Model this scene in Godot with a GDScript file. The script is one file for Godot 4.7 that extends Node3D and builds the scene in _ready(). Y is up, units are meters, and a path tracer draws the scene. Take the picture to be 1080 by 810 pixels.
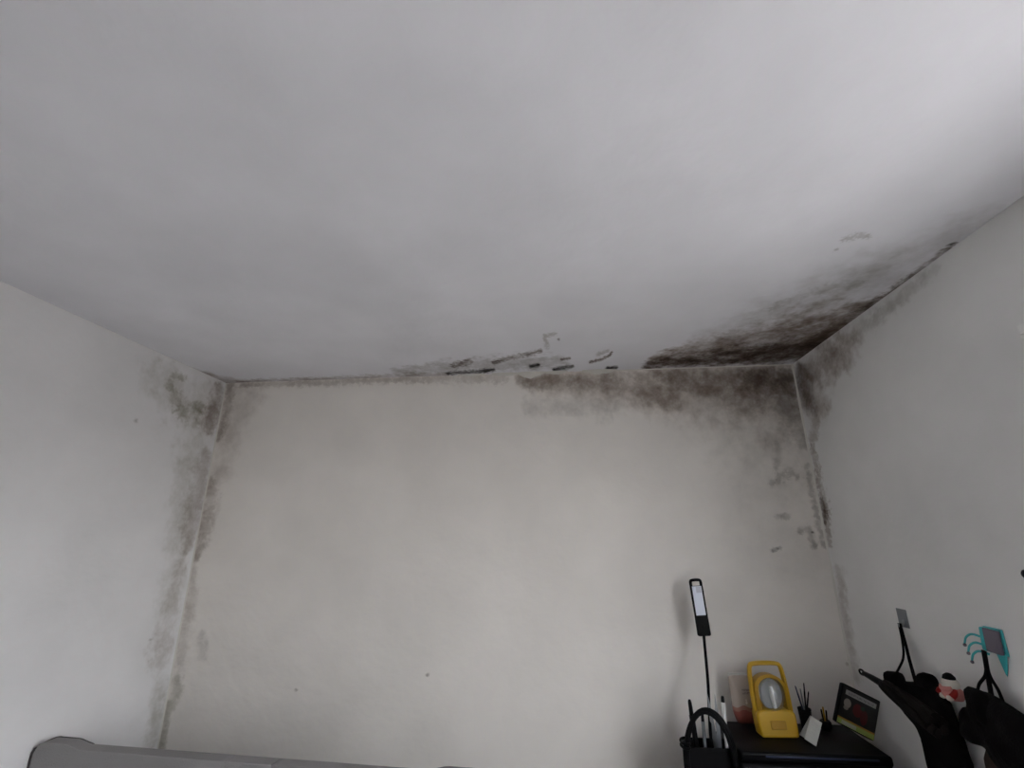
extends Node3D
# A small room with a damp, mouldy corner. x runs right, y up, z from the back wall towards the camera.

const X0 := -1.986
const X1 := 1.285
const TOP := 2.62
const DEEP := 3.3
const THICK := 0.1
const WIN_Z0 := 1.42
const WIN_Z1 := 2.62
const WIN_Y0 := 0.9
const WIN_Y1 := 2.3

var used := {}
var M := {}

func _ready() -> void:
	# ---- camera, sky, exposure
	var cam := Camera3D.new()
	cam.name = "camera"
	add_child(cam)
	cam.fov = 77.949
	cam.position = Vector3(0, 1.744, 2.5617)
	cam.rotation = Vector3(0.306019, 0.0957864, -0.00211)
	cam.near = 0.02
	cam.current = true
	var sky_look := ProceduralSkyMaterial.new()
	sky_look.sky_top_color = Color(0.84, 0.862, 0.90)
	sky_look.sky_horizon_color = Color(0.94, 0.938, 0.938)
	sky_look.ground_horizon_color = Color(0.625, 0.62, 0.62)
	sky_look.ground_bottom_color = Color(0.52, 0.515, 0.515)
	sky_look.sun_angle_max = 1.0
	var sky := Sky.new()
	sky.sky_material = sky_look
	var env := Environment.new()
	env.background_mode = Environment.BG_SKY
	env.sky = sky
	env.background_energy_multiplier = 5.0
	env.tonemap_mode = Environment.TONE_MAPPER_LINEAR
	env.tonemap_exposure = 3.6
	env.sdfgi_enabled = true
	env.ssao_enabled = true
	env.ssil_enabled = true
	var world := WorldEnvironment.new()
	world.name = "daylight_sky"
	world.environment = env
	add_child(world)
	materials()
	room()
	things()

func materials() -> void:
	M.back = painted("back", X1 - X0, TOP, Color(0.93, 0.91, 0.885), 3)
	M.ceiling = painted("ceil", X1 - X0, DEEP, Color(0.925, 0.923, 0.94), 5)
	M.left = painted("left", DEEP, TOP, Color(0.905, 0.90, 0.90), 7)
	M.right = painted("right", DEEP, TOP, Color(0.92, 0.918, 0.912), 9)
	M.paint = plain(Color(0.92, 0.918, 0.912), 0.9)
	M.bead = grainy(Color(0.86, 0.85, 0.82), 0.8, 0.06, 0.5, 4)
	M.floor = grainy(Color(0.80, 0.77, 0.73), 0.45, 0.03, 0.2, 8)
	M.window_white = plain(Color(0.88, 0.88, 0.88), 0.35)
	M.glass = plain(Color(0.95, 0.98, 1.0, 0.06), 0.02)
	M.glass.transparency = BaseMaterial3D.TRANSPARENCY_ALPHA
	M.black_plastic = plain(Color(0.07, 0.07, 0.075), 0.42)
	M.black_gloss = plain(Color(0.04, 0.04, 0.05), 0.38)
	M.black_rubber = plain(Color(0.055, 0.055, 0.06), 0.6)
	M.black_cloth = grainy(Color(0.06, 0.055, 0.06), 0.9, 0.12, 0.6, 21, true)
	M.brown_cloth = grainy(Color(0.24, 0.20, 0.18), 0.9, 0.12, 0.6, 22, true)
	M.brown_leather = grainy(Color(0.10, 0.085, 0.083), 0.7, 0.1, 0.5, 23)
	M.lamp_diffuser = plain(Color(0.88, 0.90, 0.95), 0.22)
	M.diffuser_foil = plain(Color(0.74, 0.75, 0.80), 0.3)
	M.yellow = plain(Color(0.76, 0.60, 0.10), 0.4)
	M.yellow_deep = plain(Color(0.68, 0.52, 0.08), 0.45)
	M.silver = plain(Color(0.72, 0.72, 0.72), 0.25, 0.8)
	M.lens = plain(Color(0.92, 0.95, 0.95, 0.16), 0.05)
	M.lens.transparency = BaseMaterial3D.TRANSPARENCY_ALPHA
	M.white_plastic = plain(Color(0.93, 0.93, 0.92), 0.35)
	M.grey_plastic = plain(Color(0.50, 0.52, 0.53), 0.35)
	M.mauve_plastic = plain(Color(0.42, 0.39, 0.44), 0.25)
	M.teal = plain(Color(0.22, 0.68, 0.70), 0.35)
	M.steel = plain(Color(0.62, 0.63, 0.64), 0.35, 0.7)
	M.paper = grainy(Color(0.78, 0.78, 0.75), 0.9, 0.08, 0.2, 24)
	M.red = plain(Color(0.62, 0.10, 0.09), 0.8)
	M.pink = plain(Color(0.80, 0.52, 0.50), 0.85)
	M.skin_white = plain(Color(0.85, 0.82, 0.78), 0.85)
	M.blue = plain(Color(0.10, 0.14, 0.26), 0.4)
	M.dark_wood = grainy(Color(0.16, 0.13, 0.11), 0.5, 0.03, 0.2, 25)
	M.grey_cover = grainy(Color(0.56, 0.55, 0.55), 0.85, 0.15, 0.5, 26, true)
	M.grey_seam = grainy(Color(0.62, 0.61, 0.61), 0.85, 0.15, 0.5, 27, true)
	M.board_gap_shade = plain(Color(0.30, 0.29, 0.29), 0.8)  # back board colour, also the dark of the headboard's gap shadow
	M.bedding = grainy(Color(0.70, 0.69, 0.68), 0.9, 0.05, 0.4, 28)
	for k: String in ["black_plastic", "black_gloss", "black_rubber", "black_cloth", "brown_cloth", "brown_leather", "dark_wood"]:
		M[k].metallic_specular = 0.22
	M.pouch = printed_pouch()
	M.case_print = printed_case()

# ---------------------------------------------------------------- the room
func room() -> void:
	var st := begin()
	slab(st, Vector3(X0 - THICK, 0, -THICK), Vector3(X1 + THICK, TOP, 0), "back", Vector2(X1 - X0, TOP), Vector3(X0, TOP, 0))
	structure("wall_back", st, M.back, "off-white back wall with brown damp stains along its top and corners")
	st = begin()
	slab(st, Vector3(X0 - THICK, TOP, -THICK), Vector3(X1 + THICK, TOP + THICK, DEEP + THICK), "flat", Vector2(X1 - X0, DEEP), Vector3(X0, TOP, 0))
	var ceiling := structure("ceiling", st, M.ceiling, "white ceiling with dark mould in its back right corner")
	st = begin()
	slab(st, Vector3(X0 - THICK, 0, 0), Vector3(X0, TOP, DEEP), "side", Vector2(DEEP, TOP), Vector3(X0, TOP, 0))
	structure("wall_left", st, M.left, "white left wall with olive mould beside its back corner")
	st = begin()
	var size := Vector2(DEEP, TOP)
	var o := Vector3(X1, TOP, 0)
	slab(st, Vector3(X1, 0, 0), Vector3(X1 + THICK, TOP, WIN_Z0), "side", size, o)
	slab(st, Vector3(X1, 0, WIN_Z1), Vector3(X1 + THICK, TOP, DEEP), "side", size, o)
	slab(st, Vector3(X1, 0, WIN_Z0), Vector3(X1 + THICK, WIN_Y0, WIN_Z1), "side", size, o)
	slab(st, Vector3(X1, WIN_Y1, WIN_Z0), Vector3(X1 + THICK, TOP, WIN_Z1), "side", size, o)
	structure("wall_right", st, M.right, "white right wall in shade with a brown damp patch in its top corner")
	st = begin()
	slab(st, Vector3(X0 - THICK, 0, DEEP), Vector3(X1 + THICK, TOP, DEEP + THICK))
	structure("wall_front", st, M.paint, "plain white wall behind the camera")
	st = begin()
	slab(st, Vector3(X0 - THICK, -0.1, -THICK), Vector3(X1 + THICK, 0, DEEP + THICK))
	structure("floor", st, M.floor, "pale brown floor of the room")
	# window in the right wall, outside the frame: it gives the room its light
	var win := Node3D.new()
	win.name = "window_1"
	add_child(win)
	win.set_meta("kind", "structure")
	win.set_meta("label", "white sliding window in the right wall")
	var wx := X1 + THICK - 0.05
	st = begin()
	for a: Array in [[WIN_Z0, WIN_Z0 + 0.05, WIN_Y0, WIN_Y1], [WIN_Z1 - 0.05, WIN_Z1, WIN_Y0, WIN_Y1], [WIN_Z0 + 0.05, WIN_Z1 - 0.05, WIN_Y0, WIN_Y0 + 0.05], [WIN_Z0 + 0.05, WIN_Z1 - 0.05, WIN_Y1 - 0.05, WIN_Y1]]:
		slab(st, Vector3(wx - 0.03, a[2], a[0]), Vector3(wx + 0.03, a[3], a[1]))
	part("window_frame", st, M.window_white, win)
	var mid := (WIN_Z0 + WIN_Z1) * 0.5
	st = begin()
	slab(st, Vector3(wx - 0.02, WIN_Y0 + 0.05, mid - 0.025), Vector3(wx + 0.02, WIN_Y1 - 0.05, mid + 0.025))
	part("mullion", st, M.window_white, win)
	for k in 2:
		var z0 := WIN_Z0 + 0.05 if k == 0 else mid + 0.025
		var z1 := mid - 0.025 if k == 0 else WIN_Z1 - 0.05
		st = begin()
		slab(st, Vector3(wx - 0.003, WIN_Y0 + 0.05, z0), Vector3(wx + 0.003, WIN_Y1 - 0.05, z1))
		part("pane", st, M.glass, win)
	trims()
	flakes(ceiling)

# thin uneven plaster beads in the corners
func trims() -> void:
	var n := FastNoiseLite.new()
	n.seed = 12
	n.frequency = 6.0
	var make := func(called: String, from: Vector3, to: Vector3, a: Vector3, b: Vector3, r: float, label: String) -> void:
		var st := begin()
		st.set_smooth_group(1)
		var steps := 60
		for i in steps:
			var ring := []
			for k in 2:
				var t := float(i + k) / steps
				var p := from.lerp(to, t)
				var q := r * (1.0 + 0.45 * n.get_noise_2d(t * 3.0, r * 900.0))
				ring.append([p + a * q, p + (a + b) * q * 0.42, p + b * q])
			for j in 2:
				quad(st, ring[0][j], ring[0][j + 1], ring[1][j + 1], ring[1][j])
		structure(called, st, M.bead, label)
	make.call("trim_1", Vector3(X1, 0, 0), Vector3(X1, TOP, 0), Vector3.LEFT, Vector3.BACK, 0.007, "pale plaster bead in the right back corner")
	make.call("trim_2", Vector3(X0, 0, 0), Vector3(X0, TOP, 0), Vector3.RIGHT, Vector3.BACK, 0.005, "pale plaster bead in the left back corner")
	make.call("trim_3", Vector3(0.14, TOP, 0), Vector3(X1, TOP, 0), Vector3.DOWN, Vector3.BACK, 0.005, "pale plaster bead between ceiling and back wall")

# strips of paint that have come loose where the ceiling meets the back wall
func flakes(ceiling: Node3D) -> void:
	var rng := RandomNumberGenerator.new()
	rng.seed = 5
	for f: Array in [[-0.36, -0.20, 0.012], [-0.22, -0.06, 0.028], [-0.06, 0.07, 0.012], [0.15, 0.34, 0.019], [-0.56, -0.40, 0.007]]:
		var st := begin()
		var steps := 14
		var prev := []
		for i in steps + 1:
			var t := float(i) / steps
			var x := lerpf(f[0], f[1], t)
			var w: float = f[2] * sin(PI * clampf(t, 0.03, 0.97)) * rng.randf_range(0.8, 1.2) + 0.003
			var ring := [Vector3(x, TOP - 0.001, 0.018 + w * 0.4), Vector3(x, TOP - w * 0.55, 0.014 + w * 0.25), Vector3(x, TOP - w, 0.006), Vector3(x, TOP - w - 0.002, 0.008), Vector3(x, TOP - w * 0.55, 0.017 + w * 0.25)]
			if i:
				for j in 4:
					quad(st, prev[j], prev[j + 1], ring[j + 1], ring[j])
			prev = ring
		part("paint_flake", st, M.bead, ceiling, "strip of white paint peeling off the ceiling edge")

# print on the soft pack: cream, two rows of tiny dark characters too small to read, a white mark, pink foot
func printed_pouch() -> StandardMaterial3D:
	var im := Image.create(128, 200, false, Image.FORMAT_RGB8)
	im.fill(Color(0.72, 0.67, 0.62))
	im.fill_rect(Rect2i(0, 140, 128, 60), Color(0.55, 0.30, 0.26))
	for x in 128:
		im.fill_rect(Rect2i(x, 128 + int(6.0 * sin(x * 0.09)), 1, 16), Color(0.62, 0.44, 0.39))
	var rng := RandomNumberGenerator.new()
	rng.seed = 3
	for row in 2:
		for k in 9:
			var x := 58 + k * 6
			var y := 58 + row * 12
			im.fill_rect(Rect2i(x, y, 1 + rng.randi() % 2, 8), Color(0.20, 0.20, 0.22))
			im.fill_rect(Rect2i(x, y + (rng.randi() % 3) * 3, 4, 2), Color(0.24, 0.24, 0.26))
	for k in 14:
		im.fill_rect(Rect2i(70 - mini(k, 13 - k), 106 + k, 1 + 2 * mini(k, 13 - k), 1), Color(0.90, 0.88, 0.86))
	im.fill_rect(Rect2i(68, 98, 5, 12), Color(0.90, 0.88, 0.86))
	var m := plain(Color.WHITE, 0.5)
	m.albedo_texture = ImageTexture.create_from_image(im)
	return m

# print on the flat case: dark, a pale title band with unreadable characters, pale and red shapes, a lime foot
func printed_case() -> StandardMaterial3D:
	var im := Image.create(200, 200, false, Image.FORMAT_RGB8)
	im.fill(Color(0.09, 0.09, 0.085))
	im.fill_rect(Rect2i(18, 20, 168, 26), Color(0.62, 0.62, 0.61))
	var rng := RandomNumberGenerator.new()
	rng.seed = 8
	for k in 20:
		im.fill_rect(Rect2i(34 + k * 7, 27 + rng.randi() % 3, 2 + rng.randi() % 3, 11), Color(0.36, 0.36, 0.36))
	var spot := func(cx: float, cy: float, rx: float, ry: float, c: Color) -> void:
		for y in range(int(cy - ry), int(cy + ry) + 1):
			var half := rx * sqrt(maxf(0.0, 1.0 - pow((y - cy) / ry, 2.0)))
			im.fill_rect(Rect2i(int(cx - half), y, int(2 * half), 1), c)
	spot.call(38, 86, 20, 24, Color(0.60, 0.58, 0.54))
	spot.call(34, 112, 14, 10, Color(0.55, 0.53, 0.50))
	spot.call(96, 98, 26, 34, Color(0.34, 0.06, 0.07))
	spot.call(134, 118, 20, 38, Color(0.30, 0.05, 0.07))
	spot.call(120, 78, 12, 10, Color(0.10, 0.22, 0.16))
	im.fill_rect(Rect2i(0, 166, 200, 12), Color(0.62, 0.44, 0.16))
	im.fill_rect(Rect2i(0, 174, 200, 26), Color(0.55, 0.62, 0.32))
	im.fill_rect(Rect2i(24, 178, 80, 18), Color(0.66, 0.66, 0.58))
	var m := plain(Color.WHITE, 0.3)
	m.albedo_texture = ImageTexture.create_from_image(im)
	return m

# ---------------------------------------------------------------- the things
func V2(a: Array) -> PackedVector2Array:
	var out := PackedVector2Array()
	for i in range(0, a.size(), 2):
		out.append(Vector2(a[i], a[i + 1]))
	return out

# a frame that lays (z, y) drawings on the right wall, bulging into the room
func on_wall(off: float) -> Transform3D:
	return Transform3D(Basis(Vector3(0, 0, 1), Vector3(0, 1, 0), Vector3(-1, 0, 0)), Vector3(X1 - off, 0, 0))

func things() -> void:
	bed()
	desk()
	printer()
	desk_lamp()
	pens()
	cable()
	soft_pack()
	lantern()
	small_things()
	flat_case()
	wall_hooks()
	bags()
	ornament()

func bed() -> void:
	var b := thing("bed", "grey padded bed headboard at the lower left, standing clear of the back wall", "bed", Vector3(-1.978, 0, 0.60))
	b.rotation.y = -0.064
	# the headboard reaches from x 0 to 1.72 in the bed's own axes, its front towards +z
	var wide := 1.72
	var h := 0.992
	var st := begin()
	soft_box(st, Vector3(wide * 0.5, 0.56, -0.012), Vector3(wide - 0.03, 0.72, 0.022), 0.006)
	var hb := part("headboard", st, M.board_gap_shade, b, "dark back board of the headboard")
	# three padded pieces side by side; the outer ones rise a little towards their ends
	for a: Array in [[0.0, 0.800], [0.8015, 0.972], [0.9735, wide]]:
		st = begin()
		var shape := PackedVector2Array([Vector2(a[0], 0.22), Vector2(a[1], 0.22)])
		for k in range(40, -1, -1):
			var x := lerpf(a[0], a[1], k / 40.0)
			shape.append(Vector2(x, headboard_top(x, wide, h)))
		prism(st, shape, 0.055, 0.003, Vector3(0, 0, 0.020), Basis.IDENTITY, 3)
		part("padded_panel", st, M.grey_cover, hb)
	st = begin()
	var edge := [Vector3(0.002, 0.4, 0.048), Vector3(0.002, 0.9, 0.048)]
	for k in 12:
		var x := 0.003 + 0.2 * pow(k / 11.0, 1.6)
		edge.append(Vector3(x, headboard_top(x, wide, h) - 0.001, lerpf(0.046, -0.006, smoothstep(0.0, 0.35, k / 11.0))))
	tube(st, curve(edge, 3), 0.0045, 0.0025, 8)  # thin dark tube drawn in place of the shadow gap round the headboard end
	part("board_gap_shade", st, M.board_gap_shade, hb, "dark line added for the gap shadow at the headboard end")
	st = begin()
	soft_box(st, Vector3(wide * 0.5, 0.22, 1.06), Vector3(wide - 0.06, 0.2, 2.0), 0.02)
	part("bed_frame", st, M.dark_wood, b)
	st = begin()
	soft_box(st, Vector3(wide * 0.5, 0.43, 1.07), Vector3(wide - 0.08, 0.22, 1.96), 0.05, Basis.IDENTITY, 4)
	part("mattress", st, M.bedding, b)
	for x: float in [0.1, wide - 0.1]:
		for z: float in [0.12, 1.98]:
			st = begin()
			lathe(st, [Vector2(0, 0), Vector2(0.022, 0), Vector2(0.03, 0.13), Vector2(0, 0.13)], Vector3(x, 0, z), 14)
			part("leg", st, M.dark_wood, b)

func headboard_top(x: float, wide: float, h: float) -> float:
	var d := minf(x, wide - x)
	var y := h + 0.014 * smoothstep(0.21, 0.13, d)
	if d < 0.045:
		y -= 0.045 - sqrt(maxf(0.0, 0.045 * 0.045 - pow(0.045 - d, 2.0)))
	return y

func desk() -> void:
	var d := thing("desk", "dark desk in the right back corner under the printer", "desk", Vector3(0.80, 0, 0.33))
	var st := begin()
	soft_box(st, Vector3(0, 0.735, 0), Vector3(0.94, 0.03, 0.62), 0.006)
	part("desk_top", st, M.dark_wood, d)
	for x: float in [-0.43, 0.43]:
		for z: float in [-0.27, 0.27]:
			st = begin()
			soft_box(st, Vector3(x, 0.36, z), Vector3(0.04, 0.72, 0.04), 0.004)
			part("leg", st, M.black_plastic, d)

func printer() -> void:
	var p := thing("printer", "black box-shaped printer under the yellow lantern in the corner", "printer", Vector3(0.922, 0.75, 0.205))
	var st := begin()
	soft_box(st, Vector3(0, 0.087, 0), Vector3(0.55, 0.174, 0.33), 0.014, Basis.IDENTITY, 3)
	part("body", st, M.black_plastic, p)
	st = begin()
	soft_box(st, Vector3(0, 0.192, -0.002), Vector3(0.54, 0.034, 0.318), 0.010, Basis.IDENTITY, 3)
	var lid := part("lid", st, M.black_gloss, p)
	st = begin()
	soft_box(st, Vector3(0.02, 0.197, 0.1585), Vector3(0.40, 0.006, 0.005), 0.002)
	part("edge_strip", st, M.blue, lid, "thin dark blue strip along the lid edge")
	st = begin()
	soft_box(st, Vector3(0.0, 0.150, 0.1655), Vector3(0.05, 0.010, 0.003), 0.001)
	part("badge", st, M.steel, p, "small grey badge")
	st = begin()
	soft_box(st, Vector3(0, 0.05, 0.166), Vector3(0.42, 0.03, 0.006), 0.002)
	part("paper_slot", st, M.black_rubber, p)
	var b := thing("box", "dark blue flat box at the front right of the printer", "box", Vector3(1.16, 0.75, 0.45))
	st = begin()
	soft_box(st, Vector3(0, 0.07, 0), Vector3(0.13, 0.14, 0.09), 0.004, Basis(Vector3.UP, 0.5))
	part("carton", st, M.blue, b)
	st = begin()
	soft_box(st, Vector3(0, 0.1415, 0), Vector3(0.127, 0.003, 0.087), 0.001, Basis(Vector3.UP, 0.5))
	part("lid", st, M.blue, b)

func desk_lamp() -> void:
	var l := thing("desk_lamp", "black gooseneck desk lamp with a pale rectangular panel, standing before the back wall", "lamp", Vector3(0.553, 0.75, 0.28))
	var st := begin()
	# open pen tray as a foot: four walls and a floor
	var w := 0.176
	var d := 0.10
	var h := 0.205
	for a: Array in [[0.0, d * 0.5 - 0.003, w, 0.006], [0.0, -d * 0.5 + 0.003, w, 0.006], [-w * 0.5 + 0.003, 0.0, 0.006, d - 0.012], [w * 0.5 - 0.003, 0.0, 0.006, d - 0.012]]:
		soft_box(st, Vector3(a[0], h * 0.5, a[1]), Vector3(a[2], h, a[3]), 0.0025)
	soft_box(st, Vector3(0, 0.005, 0), Vector3(w, 0.01, d), 0.003)
	part("pen_tray_foot", st, M.black_plastic, l)
	st = begin()
	tube(st, curve([Vector3(0.012, 0.01, 0.0), Vector3(0.016, 0.2, 0.0), Vector3(0.028, 0.288, -0.03), Vector3(0.052, 0.391, -0.09), Vector3(0.067, 0.49, -0.138), Vector3(0.073, 0.565, -0.155)], 8), 0.0062, -1, 12)
	part("gooseneck", st, M.black_rubber, l)
	# head: a flat bar turned a little in its own plane
	var turn := Basis(Vector3.BACK, 0.058)
	var at := Vector3(0.6215, 1.426, 0.125) - l.position
	var hw := 0.0285
	var hh := 0.119
	st = begin()
	var rim := 0.0075
	# frame around the hanging slot and the solid bar below it, made of joined pieces
	prism(st, rounded(V2([-hw, -hh, hw, -hh, hw, hh - 0.030, -hw, hh - 0.030]), 0.008), 0.016, 0.003, at, turn)
	tube(st, line_of(at, turn, [Vector3(-hw + 0.006, hh - 0.034, 0), Vector3(-hw + 0.006, hh - 0.014, 0), Vector3(-hw + 0.013, hh - 0.006, 0), Vector3(hw - 0.013, hh - 0.006, 0), Vector3(hw - 0.006, hh - 0.014, 0), Vector3(hw - 0.006, hh - 0.034, 0)]), 0.0065, -1, 10)
	var head := part("lamp_head", st, M.black_plastic, l)
	st = begin()
	soft_box(st, at + turn * Vector3(-0.001, 0.027, 0.0085), Vector3(0.042, 0.122, 0.004), 0.0018, turn)
	part("light_panel", st, M.lamp_diffuser, head, "pale bluish-white light panel")
	st = begin()
	soft_box(st, at + turn * Vector3(0.006, 0.073, 0.0112), Vector3(0.024, 0.026, 0.0012), 0.0005, turn)
	part("sticker", st, M.diffuser_foil, head)
	st = begin()
	soft_box(st, at + turn * Vector3(0, -0.078, 0.009), Vector3(0.010, 0.010, 0.003), 0.0014, turn)
	part("button", st, M.black_rubber, head)

func line_of(at: Vector3, turn: Basis, pts: Array) -> PackedVector3Array:
	var out := []
	for p: Vector3 in pts:
		out.append(at + turn * p)
	return curve(out, 4)

# a straight thing with a body and a cap, from a low point to a high one
func rod(called: String, label: String, category: String, low: Vector3, high: Vector3, r: float, body: Material, cap: Material, cap_part: float, cap_r: float, group: String) -> void:
	var o := thing(called, label, category, low, group)
	var way := high - low
	var split := way * (1.0 - cap_part)
	var st := begin()
	tube(st, PackedVector3Array([Vector3.ZERO, split * 0.5, split]), r, -1, 12)
	part("barrel", st, body, o)
	st = begin()
	tube(st, PackedVector3Array([split, split.lerp(way, 0.8), split.lerp(way, 0.93), way]), cap_r, cap_r * 0.55, 12)
	part("cap", st, cap, o)

func pens() -> void:
	rod("marker", "thick black marker leaning in the pen tray left of the gooseneck", "marker", Vector3(0.520, 0.762, 0.285), Vector3(0.500, 1.103, 0.285), 0.0105, M.black_plastic, M.black_rubber, 0.16, 0.0085, "pens in the lamp's tray")
	rod("pen", "white pen with a black top in the pen tray right of the gooseneck", "pen", Vector3(0.622, 0.762, 0.285), Vector3(0.634, 1.116, 0.275), 0.0078, M.white_plastic, M.black_plastic, 0.06, 0.0075, "pens in the lamp's tray")
	rod("pen", "grey pen behind the gooseneck beside the scissors", "pen", Vector3(0.545, 0.762, 0.262), Vector3(0.552, 1.055, 0.255), 0.007, M.grey_plastic, M.black_plastic, 0.12, 0.0065, "pens in the lamp's tray")
	var s := thing("scissors", "silver scissors standing blades up in the pen tray", "scissors", Vector3(0.597, 0.765, 0.262))
	for k in 2:
		var st := begin()
		var lean := -0.035 if k == 0 else 0.05
		prism(st, V2([-0.008, 0.0, 0.008, 0.0, 0.010, 0.20, 0.006, 0.30, -0.001, 0.355, -0.006, 0.30]), 0.0022, 0.0, Vector3(0, 0, 0.002 * k), Basis(Vector3.BACK, lean))
		part("blade", st, M.steel, s)
	var st2 := begin()
	lathe(st2, [Vector2(0, -0.004), Vector2(0.005, -0.004), Vector2(0.005, 0.008), Vector2(0, 0.009)], Vector3(0, 0.13, 0.001), 12, Basis(Vector3.RIGHT, PI / 2))
	part("pivot", st2, M.silver, s)

func cable() -> void:
	var c := thing("cable_coil", "coil of black cable standing against the front of the pen tray", "cable", Vector3(0.542, 0.75, 0.348))
	var st := begin()
	var line := PackedVector3Array()
	var rng := RandomNumberGenerator.new()
	rng.seed = 17
	var turns := 6
	var n := turns * 40
	for i in n:
		var t := float(i) / 40.0
		var a := t * TAU - PI / 2
		var k := sin(t * 2.3) * 0.006 + sin(t * 5.1) * 0.003
		var rx := 0.087 + k
		var ry := 0.164 + k * 0.8
		line.append(Vector3(cos(a) * rx + 0.004 * sin(t * 3.7), 0.170 + sin(a) * ry, 0.004 * sin(t * 1.9) + 0.010 * (t / turns - 0.5) + 0.003 * sin(a * 3.0)))
	tube(st, line, 0.0058, -1, 8)
	part("loops", st, M.black_rubber, c)
	st = begin()
	var w := PackedVector3Array()
	for i in 36:
		var a := TAU * 2.0 * i / 36.0
		w.append(Vector3(-0.088 + cos(a) * 0.016, 0.21 + i * 0.0008, sin(a) * 0.019))
	tube(st, w, 0.005, -1, 8)
	part("cable_tie", st, M.black_rubber, c)
	st = begin()
	soft_box(st, Vector3(0.03, 0.06, 0.02), Vector3(0.05, 0.09, 0.022), 0.006, Basis(Vector3.BACK, 0.3))
	var plug := part("plug", st, M.black_plastic, c)
	st = begin()
	soft_box(st, Vector3(0.046, 0.118, 0.02), Vector3(0.006, 0.022, 0.003), 0.001, Basis(Vector3.BACK, 0.3))
	part("pin", st, M.silver, plug)

func soft_pack() -> void:
	var p := thing("soft_pack", "cream and pink soft pack with tiny print, behind the yellow lantern", "pack", Vector3(0.772, 0.967, 0.10))
	var place := Transform3D(Basis(Vector3.BACK, 0.02) * Basis(Vector3.RIGHT, -0.10), Vector3.ZERO)
	var st := begin()
	pillow(st, rounded(V2([-0.038, 0.0, 0.040, 0.0, 0.050, 0.04, 0.052, 0.183, -0.048, 0.180, -0.050, 0.04]), 0.014), 0.045, place, 0.002, 6)
	part("pouch", st, M.pouch, p)
	st = begin()
	soft_box(st, place * Vector3(0.002, 0.182, 0), Vector3(0.098, 0.012, 0.003), 0.0012, place.basis)
	part("top_seal", st, M.paper, p)

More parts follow.
